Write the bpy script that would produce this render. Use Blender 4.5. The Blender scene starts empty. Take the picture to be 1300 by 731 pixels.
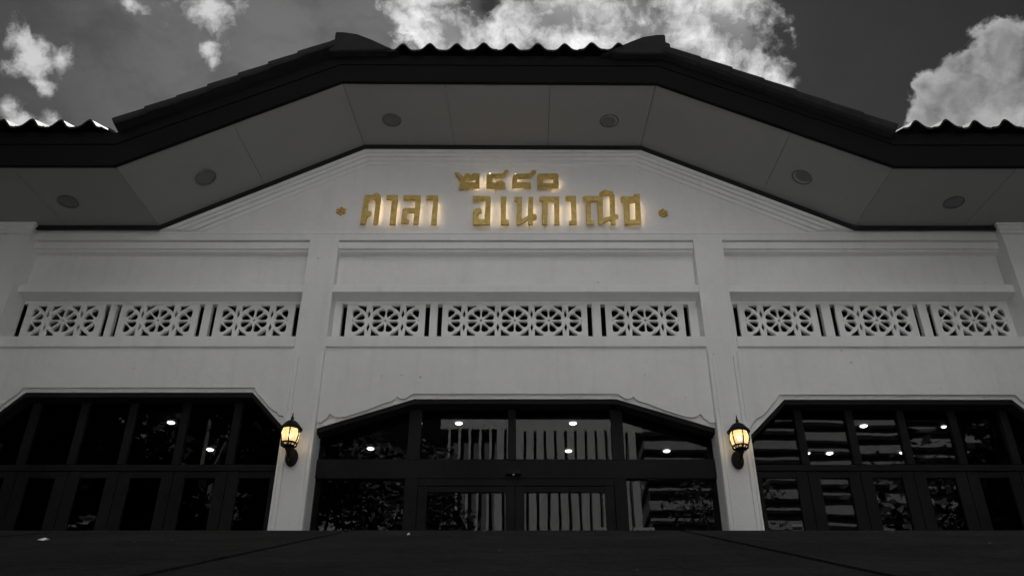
import bpy, bmesh, math, random
from mathutils import Vector, Matrix
random.seed(7)
R = math.radians
scene = bpy.context.scene
COL = scene.collection

# ---------------------------------------------------------------- camera
cam_data = bpy.data.cameras.new("camera")
cam_data.sensor_width = 36.0
cam_data.lens = 32.183
cam_data.shift_x = -5.0 / 1300.0
cam_data.clip_start = 0.02
cam_data.clip_end = 5000.0
cam = bpy.data.objects.new("camera", cam_data)
cam.location = (0, -7.85, 0.35)
cam.rotation_euler = (R(90 + 31.92), 0, 0)
COL.objects.link(cam)
scene.camera = cam

# ---------------------------------------------------------------- exposure
scene.view_settings.view_transform = 'Standard'
scene.view_settings.look = 'None'
scene.view_settings.exposure = 2.3
scene.view_settings.gamma = 1.0
scene.view_settings.use_curve_mapping = False
scene.cycles.use_denoising = True
scene.cycles.max_bounces = 6
scene.cycles.transparent_max_bounces = 12
scene.cycles.sample_clamp_indirect = 4.0

SUN_EL, SUN_AZ = 45.0, -14.0          # behind the hall, a little to the left
sd = Vector((math.sin(R(SUN_AZ)) * math.cos(R(SUN_EL)), math.cos(R(SUN_AZ)) * math.cos(R(SUN_EL)), math.sin(R(SUN_EL))))
sl = bpy.data.lights.new("sun", 'SUN')
sl.energy = 4.2
sl.angle = R(0.53)
sl.color = (1.0, 0.99, 0.975)
sun = bpy.data.objects.new("sun", sl)
sun.rotation_euler = sd.to_track_quat('Z', 'Y').to_euler()
COL.objects.link(sun)

# ---------------------------------------------------------------- world: Nishita sky (as grey light) with cumulus
world = bpy.data.worlds.new("World")
scene.world = world
world.use_nodes = True
WT = world.node_tree
WT.nodes.clear()

class G:
    """small node-graph helper"""
    def __init__(s, nt): s.nt = nt
    def new(s, t, **kw):
        n = s.nt.nodes.new(t)
        for k, v in kw.items(): setattr(n, k, v)
        return n
    def put(s, sock, v):
        if isinstance(v, bpy.types.NodeSocket): s.nt.links.new(v, sock)
        elif v is not None: sock.default_value = v
    def m(s, op, a, b=None, c=None, clamp=False):
        n = s.new('ShaderNodeMath', operation=op); n.use_clamp = clamp
        s.put(n.inputs[0], a); s.put(n.inputs[1], b); s.put(n.inputs[2], c)
        return n.outputs[0]
    def v(s, op, a, b=None, scale=None):
        n = s.new('ShaderNodeVectorMath', operation=op)
        s.put(n.inputs[0], a)
        if b is not None: s.put(n.inputs[1], b)
        if scale is not None: s.put(n.inputs['Scale'], scale)
        return n.outputs['Value'] if op in ('DISTANCE', 'DOT_PRODUCT', 'LENGTH') else n.outputs[0]
    def noise(s, vec, scale, detail=4, rough=0.5, dist=0.0, col=False):
        n = s.new('ShaderNodeTexNoise')
        s.put(n.inputs['Vector'], vec)
        n.inputs['Scale'].default_value = scale; n.inputs['Detail'].default_value = detail
        n.inputs['Roughness'].default_value = rough; n.inputs['Distortion'].default_value = dist
        return n.outputs['Color'] if col else n.outputs[0]
    def mapr(s, v, a, b, c=0.0, d=1.0, smooth=False):
        n = s.new('ShaderNodeMapRange')
        if smooth: n.interpolation_type = 'SMOOTHSTEP'
        s.put(n.inputs[0], v)
        for i, x in enumerate((a, b, c, d)): s.put(n.inputs[1 + i], x)
        return n.outputs[0]
    def mix(s, f, a, b):
        n = s.new('ShaderNodeMix', data_type='FLOAT')
        s.put(n.inputs[0], f); s.put(n.inputs[2], a); s.put(n.inputs[3], b)
        return n.outputs[0]
    def mixc(s, f, a, b, mode='MIX'):
        n = s.new('ShaderNodeMix', data_type='RGBA', blend_type=mode)
        s.put(n.inputs[0], f); s.put(n.inputs[6], a); s.put(n.inputs[7], b)
        return n.outputs[2]
    def grey(s, val):
        n = s.new('ShaderNodeCombineXYZ')
        for i in range(3): s.put(n.inputs[i], val)
        return n.outputs[0]

g = G(WT)
sky = g.new('ShaderNodeTexSky')
sky.sky_type = 'NISHITA'
sky.sun_disc = False
sky.sun_elevation = R(SUN_EL)
sky.sun_rotation = R(SUN_AZ)
sky.air_density = 1.0; sky.dust_density = 0.2; sky.ozone_density = 1.0
sep = g.new('ShaderNodeSeparateColor')
WT.links.new(sky.outputs[0], sep.inputs[0])
# black-and-white conversion through a red filter, as in the photograph
sky_grey = g.m('ADD', g.m('MULTIPLY', sep.outputs[0], 0.088), g.m('MULTIPLY', sep.outputs[1], 0.0))
tc = g.new('ShaderNodeTexCoord')
d = g.v('NORMALIZE', tc.outputs['Generated'])
dx, dy, dz = (lambda n: (n.outputs[0], n.outputs[1], n.outputs[2]))((lambda n: (g.put(n.inputs[0], d), n)[1])(g.new('ShaderNodeSeparateXYZ')))
def cloud_field(blobs, warp_scale, warp_amt, dw):
    """soft union of puffs around given directions"""
    f = None
    for (x, y, z, r) in blobs:
        q = g.m('SUBTRACT', 1.0, g.m('DIVIDE', g.v('DISTANCE', dw, (x, y, z)), r * 1.25))
        f = q if f is None else g.m('SMOOTH_MAX', f, q, 0.25)
    return f
wn = g.v('SUBTRACT', g.noise(d, 14.0, 6, 0.6, col=True), (0.5, 0.5, 0.5))
dw = g.v('ADD', d, g.v('SCALE', wn, scale=0.045))
SKY_K = 0.050
CUM = [(-0.0779,0.6550,0.7516,0.0328),(-0.0455,0.6740,0.7373,0.0281),(-0.0909,0.6748,0.7323,0.0149),(-0.0124,0.6658,0.7460,0.0330),(0.0291,0.6832,0.7296,0.0249),(0.0370,0.6565,0.7534,0.0452),(0.0863,0.6604,0.7459,0.0411),(0.1348,0.6568,0.7419,0.0409),(0.1710,0.6590,0.7325,0.0367),(0.1983,0.6526,0.7313,0.0340),(0.2183,0.6584,0.7203,0.0210),(0.2235,0.6748,0.7034,0.0211),(0.2006,0.6839,0.7014,0.0327),(0.2476,0.6848,0.6854,0.0146),(0.2668,0.6840,0.6790,0.0129),(0.2761,0.6865,0.6726,0.0081),(0.1605,0.6833,0.7123,0.0329),(0.1035,0.6828,0.7233,0.0331)]
EAST = [(0.4593,0.6150,0.6410,0.0267),(0.4708,0.6312,0.6164,0.0371),(0.4412,0.6420,0.6270,0.0317),(0.4233,0.6534,0.6276,0.0229),(0.4115,0.6650,0.6232,0.0215),(0.4037,0.6546,0.6392,0.0123),(0.4392,0.6272,0.6432,0.0150),(0.4493,0.6106,0.6521,0.0119),(0.4344,0.6649,0.6077,0.0305),(0.4059,0.6746,0.6166,0.0201),(0.4801,0.6124,0.6281,0.0293)]
WISP = [(-0.4632,0.6006,0.6518,0.0162),(-0.4534,0.6170,0.6432,0.0193),(-0.4358,0.6257,0.6470,0.0105),(-0.4543,0.6363,0.6235,0.0090),(-0.4735,0.6526,0.5915,0.0134),(-0.4501,0.6632,0.5981,0.0091),(-0.4841,0.6409,0.5957,0.0103),(-0.3033,0.6249,0.7194,0.0235),(-0.3168,0.6287,0.7101,0.0188),(-0.2803,0.6295,0.7247,0.0126),(-0.3092,0.6573,0.6873,0.0111),(-0.3029,0.6681,0.6796,0.0064),(-0.3692,0.6095,0.7016,0.0107)]
fine = g.noise(dw, 38.0, 10, 0.60)
f_cum = g.m('ADD', cloud_field(CUM, 0, 0, dw), g.m('MULTIPLY', g.m('SUBTRACT', fine, 0.5), 3.0))
f_east = g.m('ADD', cloud_field(EAST, 0, 0, dw), g.m('MULTIPLY', g.m('SUBTRACT', fine, 0.5), 1.5))
f_wisp = g.m('ADD', cloud_field(WISP, 0, 0, dw), g.m('MULTIPLY', g.m('SUBTRACT', fine, 0.5), 3.6))
# scattered cumulus over the rest of the sky
plane = g.v('DIVIDE', d, g.grey(g.m('MAXIMUM', dz, 0.08)))
rest = g.noise(plane, 1.3, 8, 0.6)
away = g.m('SUBTRACT', 1.0, g.m('MULTIPLY', g.mapr(dy, 0.30, 0.45, 0, 1, True), g.mapr(dz, 0.35, 0.45, 0, 1, True)))
f_rest = g.m('MULTIPLY', g.mapr(rest, 0.44, 0.56, 0, 1, True), away)
m_cum = g.mapr(f_cum, -0.60, 0.25, 0, 1, True)
m_east = g.mapr(f_east, -0.05, 0.30, 0, 1, True)
m_wisp = g.mapr(f_wisp, -0.1, 1.2, 0, 0.95, True)
# brightness inside the clouds: bright billows, greyer bodies
bil = g.noise(dw, 22.0, 9, 0.58)
low = g.noise(d, 9.0, 3, 0.5)
core = g.mapr(f_cum, 0.1, 1.3, 0.0, 1.0, True)
l_cum = g.m('ADD', g.mapr(bil, 0.40, 0.63, 0.038, 0.185), g.mapr(low, 0.35, 0.65, -0.03, 0.03))
edge_e = g.mapr(f_east, 0.1, 0.9, 1.0, 0.0, True)
l_east = g.m('ADD', g.mapr(bil, 0.34, 0.68, 0.023, 0.072), g.m('MULTIPLY', edge_e, 0.035))
l_rest = g.mapr(rest, 0.50, 0.8, 0.27, 0.15)
haze = g.mapr(g.noise(plane, 2.2, 5, 0.55), 0.3, 0.75, 0.85, 1.25)
base = g.m('MULTIPLY', g.m('MULTIPLY', sky_grey, SKY_K), haze)
veil_n = g.noise(g.v('ADD', g.v('MULTIPLY', d, (1.0, 1.0, 2.2)), g.v('SCALE', wn, scale=0.10)), 7.0, 8, 0.6)
near = g.mapr(g.v('DISTANCE', d, (-0.20, 0.63, 0.75)), 0.10, 0.42, 1.0, 0.0, True)
veil = g.m('MULTIPLY', g.m('MULTIPLY', g.mapr(veil_n, 0.36, 0.68, 0.15, 1.0, True), near), 0.30)
base = g.mix(veil, base, 0.066)
lum = g.mix(f_rest, base, l_rest)
lum = g.mix(m_wisp, lum, 0.13)
lum = g.mix(m_cum, lum, l_cum)
lum = g.mix(m_east, lum, l_east)
bg = g.new('ShaderNodeBackground')
g.put(bg.inputs[0], g.grey(g.m('MULTIPLY', lum, 10.0))); bg.inputs[1].default_value = 0.1
wo = g.new('ShaderNodeOutputWorld')
WT.links.new(bg.outputs[0], wo.inputs[0])

# ---------------------------------------------------------------- materials
def material(name):
    m = bpy.data.materials.new(name); m.use_nodes = True
    nt = m.node_tree; nt.nodes.clear()
    g = G(nt)
    out = g.new('ShaderNodeOutputMaterial')
    return m, g, out
def paint(name, col, rough=0.7, var=0.12, scale=3.0, bump=0.15, bscale=120.0, metal=0.0, stain=0.0, spec=0.5, streak=False):
    m, g, out = material(name)
    b = g.new('ShaderNodeBsdfPrincipled')
    geo = g.new('ShaderNodeNewGeometry').outputs['Position']
    n1 = g.noise(geo, scale, 6, 0.6)
    n2 = g.noise(geo, scale * 9, 4, 0.6)
    f = g.m('ADD', g.m('MULTIPLY', g.m('SUBTRACT', n1, 0.5), var * 2.2), g.m('MULTIPLY', g.m('SUBTRACT', n2, 0.5), var))
    f = g.m('ADD', f, 1.0)
    if streak:                                   # rain streaks running down the plaster
        st = g.noise(g.v('MULTIPLY', geo, (9.0, 9.0, 0.7)), 1.0, 6, 0.65)
        f = g.m('MULTIPLY', f, g.mapr(st, 0.50, 0.85, 1.0, 0.90))
    if stain:
        sp = g.noise(geo, 16.0, 3, 0.5)
        sp2 = g.noise(geo, 2.3, 3, 0.5)
        k = g.m('MULTIPLY', g.mapr(sp, 0.70, 0.74), g.mapr(sp2, 0.48, 0.56))
        f = g.m('MULTIPLY', f, g.m('SUBTRACT', 1.0, g.m('MULTIPLY', k, stain)))
    n = g.new('ShaderNodeVectorMath', operation='SCALE')
    n.inputs[0].default_value = col; g.put(n.inputs['Scale'], f)
    g.put(b.inputs['Base Color'], n.outputs[0])
    b.inputs['Roughness'].default_value = rough
    b.inputs['Metallic'].default_value = metal
    b.inputs['Specular IOR Level'].default_value = spec
    if bump:
        bp = g.new('ShaderNodeBump'); bp.inputs['Strength'].default_value = bump; bp.inputs['Distance'].default_value = 0.01
        h = g.m('ADD', g.noise(geo, bscale, 4, 0.6), g.m('MULTIPLY', g.noise(geo, bscale / 14, 4, 0.6), 2.0))
        g.put(bp.inputs['Height'], h)
        g.nt.links.new(bp.outputs[0], b.inputs['Normal'])
    g.nt.links.new(b.outputs[0], out.inputs[0])
    return m
def emit(name, col, strength):
    m, g, out = material(name)
    e = g.new('ShaderNodeEmission'); e.inputs[0].default_value = (*col, 1); e.inputs[1].default_value = strength
    g.nt.links.new(e.outputs[0], out.inputs[0]); return m

W = {}
M = dict(
    plaster=paint("white_plaster", (0.80, 0.80, 0.795), 0.85, 0.09, 1.3, 0.35, 90, stain=0.45, streak=True),
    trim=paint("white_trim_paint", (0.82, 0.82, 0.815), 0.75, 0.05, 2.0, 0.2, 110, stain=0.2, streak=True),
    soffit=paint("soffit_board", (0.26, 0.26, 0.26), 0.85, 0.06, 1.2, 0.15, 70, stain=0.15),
    dark_wood=paint("dark_stained_wood", (0.035, 0.034, 0.033), 0.5, 0.25, 2.0, 0.2, 60, spec=0.3),
    fascia=paint("fascia_paint", (0.006, 0.006, 0.006), 0.65, 0.25, 1.5, 0.2, 50, spec=0.08),
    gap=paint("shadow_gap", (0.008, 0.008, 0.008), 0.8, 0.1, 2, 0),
    tile=paint("roof_tile_glaze", (0.030, 0.030, 0.030), 0.75, 0.3, 4.0, 0.25, 60, spec=0.06),
    cap=paint("ridge_cap_mortar", (0.026, 0.026, 0.026), 0.85, 0.4, 5.0, 0.5, 40, spec=0.08),
    iron=paint("black_iron", (0.007, 0.006, 0.005), 0.55, 0.2, 8, 0.2, 200, spec=0.2),
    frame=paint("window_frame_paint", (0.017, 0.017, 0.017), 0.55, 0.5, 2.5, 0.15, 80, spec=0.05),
    downlight=paint("dark_lamp_glass", (0.10, 0.10, 0.10), 0.35, 0.2, 12, 0),
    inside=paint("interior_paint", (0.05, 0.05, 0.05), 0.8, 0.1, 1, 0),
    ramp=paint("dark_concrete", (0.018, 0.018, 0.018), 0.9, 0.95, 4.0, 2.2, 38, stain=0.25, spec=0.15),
    asphalt=paint("asphalt", (0.03, 0.03, 0.03), 0.9, 0.2, 0.3, 0.4, 30),
    bounce_paving=paint("bounce_concrete", (0.60, 0.60, 0.60), 0.9, 0.15, 0.4, 0.3, 20),
    fins=paint("pale_render", (0.25, 0.25, 0.25), 0.8, 0.08, 0.3, 0.1, 10),
    band=paint("grey_render", (0.16, 0.16, 0.16), 0.85, 0.1, 0.1, 0.1, 5),
    recess=paint("dark_recess_wall", (0.07, 0.07, 0.07), 0.8, 0.1, 0.3, 0),  # dark grey wall between the fins
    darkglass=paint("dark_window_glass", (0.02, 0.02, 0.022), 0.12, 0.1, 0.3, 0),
    bark=paint("bark", (0.08, 0.075, 0.07), 0.9, 0.3, 4, 0.8, 20),
    leaf=paint("leaf", (0.022, 0.022, 0.022), 0.6, 0.5, 1.5, 0),
    grit=paint("pale_grit", (0.10, 0.10, 0.10), 0.9, 0.6, 300, 0),
    notice=paint("notice_paper", (0.16, 0.16, 0.16), 0.7, 0.1, 20, 0),
    scrap=paint("white_scrap", (0.80, 0.80, 0.80), 0.7, 0.05, 30, 0.2, 200),
)
def ramp_concrete():
    m, g, out = material("mottled_dark_concrete")
    b = g.new('ShaderNodeBsdfPrincipled'); geo = g.new('ShaderNodeNewGeometry').outputs['Position']
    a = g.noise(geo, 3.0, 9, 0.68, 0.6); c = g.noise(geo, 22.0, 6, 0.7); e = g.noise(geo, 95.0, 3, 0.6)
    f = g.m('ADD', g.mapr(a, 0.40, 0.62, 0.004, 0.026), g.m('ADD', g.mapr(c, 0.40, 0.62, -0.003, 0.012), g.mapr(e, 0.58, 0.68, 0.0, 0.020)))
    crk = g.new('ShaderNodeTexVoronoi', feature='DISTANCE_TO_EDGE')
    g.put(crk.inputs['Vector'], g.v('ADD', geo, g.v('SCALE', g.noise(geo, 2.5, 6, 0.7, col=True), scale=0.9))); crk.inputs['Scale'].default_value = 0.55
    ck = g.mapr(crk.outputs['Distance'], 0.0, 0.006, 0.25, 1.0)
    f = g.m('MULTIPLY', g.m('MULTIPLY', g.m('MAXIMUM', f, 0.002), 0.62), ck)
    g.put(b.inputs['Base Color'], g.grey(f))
    b.inputs['Roughness'].default_value = 0.8; b.inputs['Specular IOR Level'].default_value = 0.18
    bp = g.new('ShaderNodeBump'); bp.inputs['Strength'].default_value = 1.0; bp.inputs['Distance'].default_value = 0.014
    g.put(bp.inputs['Height'], g.m('ADD', g.m('ADD', c, e), g.m('MULTIPLY', ck, 0.6))); g.nt.links.new(bp.outputs[0], b.inputs['Normal'])
    g.nt.links.new(b.outputs[0], out.inputs[0]); return m
M['ramp'] = ramp_concrete()
# gold letter: brushed, dulled gold
def gold():
    m, g, out = material("gold_paint")
    b = g.new('ShaderNodeBsdfPrincipled')
    geo = g.new('ShaderNodeNewGeometry').outputs['Position']
    n = g.noise(geo, 22, 5, 0.6)
    c = g.mixc(g.mapr(n, 0.35, 0.65), (0.55, 0.37, 0.09, 1), (0.78, 0.56, 0.19, 1))
    g.put(b.inputs['Base Color'], c)
    b.inputs['Metallic'].default_value = 0.25; b.inputs['Roughness'].default_value = 0.38
    bp = g.new('ShaderNodeBump'); bp.inputs['Strength'].default_value = 0.3; bp.inputs['Distance'].default_value = 0.004
    g.put(bp.inputs['Height'], g.noise(geo, 90, 4, 0.6)); g.nt.links.new(bp.outputs[0], b.inputs['Normal'])
    g.nt.links.new(b.outputs[0], out.inputs[0]); return m
M['gold'] = gold()
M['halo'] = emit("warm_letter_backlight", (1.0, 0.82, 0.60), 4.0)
M['lamp_disc'] = emit("white_ceiling_lamp", (1.0, 0.98, 0.95), 6.0)
M['bulb'] = emit("warm_bulb", (1.0, 0.78, 0.48), 6.0)
def window_glass():
    m, g, out = material("window_glass")
    geo = g.new('ShaderNodeNewGeometry')
    tcn = g.new('ShaderNodeTexCoord')
    bp = g.new('ShaderNodeBump'); bp.inputs['Strength'].default_value = 0.014; bp.inputs['Distance'].default_value = 0.02
    g.put(bp.inputs['Height'], g.noise(geo.outputs['Position'], 2.2, 2, 0.4))
    tr = g.new('ShaderNodeBsdfTransparent'); tr.inputs[0].default_value = (0.42, 0.42, 0.42, 1)
    gl = g.new('ShaderNodeBsdfGlossy'); gl.inputs['Roughness'].default_value = 0.004; gl.inputs[0].default_value = (0.95, 0.95, 0.95, 1)
    g.nt.links.new(bp.outputs[0], gl.inputs['Normal'])
    fr = g.new('ShaderNodeFresnel'); fr.inputs[0].default_value = 1.55
    f = g.m('MULTIPLY', fr.outputs[0], 0.62, clamp=True)
    mx = g.new('ShaderNodeMixShader'); g.put(mx.inputs[0], f)
    g.nt.links.new(tr.outputs[0], mx.inputs[1]); g.nt.links.new(gl.outputs[0], mx.inputs[2])
    g.nt.links.new(mx.outputs[0], out.inputs[0]); return m
M['glass'] = window_glass()
def lantern_glass():
    m, g, out = material("amber_lantern_glass")
    geo = g.new('ShaderNodeNewGeometry').outputs['Position']
    tr = g.new('ShaderNodeBsdfTransparent'); tr.inputs[0].default_value = (0.95, 0.80, 0.58, 1)
    tl = g.new('ShaderNodeBsdfTranslucent'); tl.inputs[0].default_value = (0.95, 0.82, 0.58, 1)
    gl = g.new('ShaderNodeBsdfGlossy'); gl.inputs['Roughness'].default_value = 0.15
    n = g.noise(geo, 45, 4, 0.6)
    mx = g.new('ShaderNodeMixShader'); g.put(mx.inputs[0], g.mapr(n, 0.3, 0.7, 0.72, 0.95))
    g.nt.links.new(tr.outputs[0], mx.inputs[1]); g.nt.links.new(tl.outputs[0], mx.inputs[2])
    m2 = g.new('ShaderNodeMixShader'); m2.inputs[0].default_value = 0.06
    g.nt.links.new(mx.outputs[0], m2.inputs[1]); g.nt.links.new(gl.outputs[0], m2.inputs[2])
    g.nt.links.new(m2.outputs[0], out.inputs[0]); return m
M['lglass'] = lantern_glass()

# ---------------------------------------------------------------- mesh helpers
def link(name, mesh, parent=None):
    o = bpy.data.objects.new(name, mesh); COL.objects.link(o)
    if parent is not None: o.parent = parent
    return o
def obj(name, bm, mat, parent=None, smooth=False):
    me = bpy.data.meshes.new(name)
    bmesh.ops.recalc_face_normals(bm, faces=bm.faces)
    bm.to_mesh(me); bm.free()
    me.materials.append(M[mat] if isinstance(mat, str) else mat)
    if smooth:
        for p in me.polygons: p.use_smooth = True
    return link(name, me, parent)
def tag(o, label, cat, group=None):
    o['label'] = label; o['category'] = cat
    if group: o['group'] = group
    return o
def thing(name, label, cat, loc=(0, 0, 0), rz=0, group=None):
    o = bpy.data.objects.new(name, None); COL.objects.link(o)
    o.location = loc; o.rotation_euler = (0, 0, rz); o.empty_display_size = 0.2
    return tag(o, label, cat, group)
def struct(o): o['kind'] = 'structure'; return o
def copy_tree(o, parent=None):
    c = o.copy(); COL.objects.link(c); c.parent = parent
    for ch in list(o.children): copy_tree(ch, c)
    return c
def box(bm, x0, x1, y0, y1, z0, z1, bev=0.0):
    vs = [bm.verts.new((x, y, z)) for z in (z0, z1) for y in (y0, y1) for x in (x0, x1)]
    fs = [bm.faces.new([vs[i] for i in q]) for q in ((0, 2, 3, 1), (4, 5, 7, 6), (0, 1, 5, 4), (2, 6, 7, 3), (0, 4, 6, 2), (1, 3, 7, 5))]
    if bev:
        es = list({e for f in fs for e in f.edges})
        bmesh.ops.bevel(bm, geom=es, offset=bev, segments=2, affect='EDGES', profile=0.6)
    return vs
def boxo(name, x0, x1, y0, y1, z0, z1, mat, parent=None, bev=0.0):
    bm = bmesh.new(); box(bm, x0, x1, y0, y1, z0, z1, bev)
    return obj(name, bm, mat, parent)
def prism(bm, pts, y0, y1):
    """polygon in XZ extruded along Y"""
    a = [bm.verts.new((x, y0, z)) for x, z in pts]; b = [bm.verts.new((x, y1, z)) for x, z in pts]
    bm.faces.new(a); bm.faces.new(b[::-1])
    n = len(pts)
    for i in range(n): bm.faces.new((a[i], b[i], b[(i + 1) % n], a[(i + 1) % n]))
def strip(bm, low, up, y0, y1):
    """band between two XZ polylines of equal length, extruded along Y"""
    for i in range(len(low) - 1):
        prism(bm, [low[i], low[i + 1], up[i + 1], up[i]], y0, y1)
    bmesh.ops.remove_doubles(bm, verts=bm.verts, dist=1e-5)
def curve_mesh(outer, holes, depth, bevel=0.0, res=2, grow=0.0):
    """filled XZ outline with holes -> mesh, front face towards -Y, centred on its own depth"""
    cu = bpy.data.curves.new("outline", 'CURVE'); cu.dimensions = '2D'; cu.fill_mode = 'BOTH'
    for pts in [outer] + holes:
        sp = cu.splines.new('POLY'); sp.points.add(len(pts) - 1)
        for p, (x, z) in zip(sp.points, pts): p.co = (x, z, 0, 1)
        sp.use_cyclic_u = True
    cu.extrude = depth / 2 - bevel; cu.bevel_depth = bevel; cu.bevel_resolution = res
    if bevel: cu.offset = -bevel + grow
    o = bpy.data.objects.new("outline", cu)
    COL.objects.link(o)
    dg = bpy.context.evaluated_depsgraph_get()
    me = bpy.data.meshes.new_from_object(o.evaluated_get(dg))
    COL.objects.unlink(o); bpy.data.objects.remove(o); bpy.data.curves.remove(cu)
    me.transform(Matrix.Rotation(R(90), 4, 'X'))
    return me
def place_mesh(name, me, mat, parent, loc=(0, 0, 0)):
    me.name = name; me.materials.clear(); me.materials.append(M[mat] if isinstance(mat, str) else mat)
    o = link(name, me, parent); o.location = loc; return o
def lathe(bm, prof, seg=16, c=(0, 0, 0), sx=1.0, sy=1.0):
    rings = []
    for r, z in prof:
        if r < 1e-5: rings.append([bm.verts.new((c[0], c[1], c[2] + z))])
        else: rings.append([bm.verts.new((c[0] + sx * r * math.cos(2 * math.pi * i / seg), c[1] + sy * r * math.sin(2 * math.pi * i / seg), c[2] + z)) for i in range(seg)])
    for a, b in zip(rings, rings[1:]):
        for i in range(seg):
            j = (i + 1) % seg
            if len(a) == 1 and len(b) == 1: continue
            if len(a) == 1: bm.faces.new((a[0], b[i], b[j]))
            elif len(b) == 1: bm.faces.new((a[i], a[j], b[0]))
            else: bm.faces.new((a[i], a[j], b[j], b[i]))
def tube(bm, pts, r, seg=8):
    """round bar along a polyline; r may be a list"""
    rs = r if isinstance(r, (list, tuple)) else [r] * len(pts)
    rings = []
    for i, p in enumerate(pts):
        p = Vector(p)
        t = (Vector(pts[min(i + 1, len(pts) - 1)]) - Vector(pts[max(i - 1, 0)])).normalized()
        u = t.cross(Vector((0, 0, 1)));
        if u.length < 1e-3: u = t.cross(Vector((0, 1, 0)))
        u.normalize(); w = t.cross(u)
        rings.append([bm.verts.new(p + rs[i] * (math.cos(2 * math.pi * k / seg) * u + math.sin(2 * math.pi * k / seg) * w)) for k in range(seg)])
    for a, b in zip(rings, rings[1:]):
        for k in range(seg): bm.faces.new((a[k], a[(k + 1) % seg], b[(k + 1) % seg], b[k]))
    bm.faces.new(rings[0][::-1]); bm.faces.new(rings[-1])

# ================================================================ THE SETTING
FLOOR = 1.227
gm = bmesh.new(); vs = [gm.verts.new(p) for p in ((-900, -900, 0), (900, -900, 0), (900, 900, 0), (-900, 900, 0))]; gm.faces.new(vs)
struct(obj('ground', gm, 'asphalt'))
# added pale forecourt, bouncing sunlight onto the hall front; kerbed, up to the ramp
struct(boxo('forecourt', -3.0, 3.4, -19.5, -8.50, 0.003, 0.012, 'bounce_paving'))
for s in (-1, 1):
    struct(boxo('kerb', *sorted((s * 3.20 + 0.202, s * 3.34 + 0.202)), -19.5, -5.0, 0.003, 0.13, 'bounce_paving', None, 0.01))
# raised landing in front of and under the hall, and the sloping concrete apron that climbs to it
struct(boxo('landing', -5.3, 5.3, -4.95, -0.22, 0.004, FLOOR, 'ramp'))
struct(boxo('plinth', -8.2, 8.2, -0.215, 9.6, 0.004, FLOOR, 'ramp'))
apron = bpy.data.objects.new('ramp', None); COL.objects.link(apron); struct(apron)
def apron_z(y): return FLOOR + 0.352 * (y + 5.0)
joints = [-3.4, -2.25, -1.38, -0.52, 0.52, 1.72, 2.6, 3.4]
for a, b in zip(joints, joints[1:]):
    bm = bmesh.new()
    x0, x1 = a + 0.006, b - 0.006
    y0, y1 = -8.46, -4.962
    prof = [(y0, 0.006), (y0, apron_z(y0) + 0.012), (-5.0, apron_z(-5.0)), (y1, FLOOR), (y1, 0.006)]
    A = [bm.verts.new((x0, y, z)) for y, z in prof]; B = [bm.verts.new((x1, y, z)) for y, z in prof]
    bm.faces.new(A); bm.faces.new(B[::-1])
    for i in range(5): bm.faces.new((A[i], A[(i + 1) % 5], B[(i + 1) % 5], B[i]))
    top = [e for e in bm.edges if abs(e.verts[0].co.x - e.verts[1].co.x) < 1e-6 and min(v.co.z for v in e.verts) > 0.01]
    bmesh.ops.bevel(bm, geom=top, offset=0.004, segments=2, affect='EDGES')
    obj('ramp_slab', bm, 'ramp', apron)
bm = bmesh.new()
prof = [(-8.44, 0.008), (-8.44, apron_z(-8.44) - 0.02), (-5.0, apron_z(-5.0) - 0.03), (-4.97, 0.008)]
A = [bm.verts.new((-3.38, y, z)) for y, z in prof]; B = [bm.verts.new((3.38, y, z)) for y, z in prof]
bm.faces.new(A); bm.faces.new(B[::-1])
for i in range(4): bm.faces.new((A[i], A[(i + 1) % 4], B[(i + 1) % 4], B[i]))
obj('joint_filler', bm, 'gap', apron)
# litter on the apron
def scrap(x, y, sx, sy, label, seed):
    rnd = random.Random(seed)
    bm = bmesh.new(); n = 9
    ring = []
    for i in range(n):
        a = 2 * math.pi * i / n; k = rnd.uniform(0.7, 1.1)
        px, py = sx * k * math.cos(a), sy * k * math.sin(a)
        ring.append(bm.verts.new((px, py, 0.352 * py + 0.004 + rnd.uniform(0, 0.006))))
    c = bm.verts.new((0, 0, 0.012))
    for i in range(n): bm.faces.new((ring[i], ring[(i + 1) % n], c))
    o = obj('leaf_scrap', bm, 'scrap'); o.location = (x, y, apron_z(y)); tag(o, label, 'litter')
scrap(-1.135, -5.66, 0.016, 0.010, "larger pale scrap lying on the left of the dark concrete ramp", 3)
scrap(-0.29, -5.40, 0.004, 0.004, "tiny white speck on the ramp near the middle of its upper edge", 5)

rg = random.Random(42); bm = bmesh.new()
for i in range(900):
    x = rg.uniform(-1.6, 1.6); y = rg.uniform(-6.7, -5.02); q = rg.uniform(0.0012, 0.0035) * (1.6 if rg.random() < 0.06 else 1)
    c = Vector((x, y, apron_z(y) + q * 0.3))
    vs = [bm.verts.new(c + Vector((rg.uniform(-1, 1), rg.uniform(-1, 1), rg.uniform(-.2, 1))) * q) for _ in range(4)]
    for t3 in ((0, 1, 2), (0, 2, 3), (0, 3, 1), (1, 3, 2)): bm.faces.new([vs[k] for k in t3])
grit = obj('grit', bm, 'grit'); grit['kind'] = 'stuff'; tag(grit, "fine grit scattered over the dark concrete ramp", 'grit')

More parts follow.
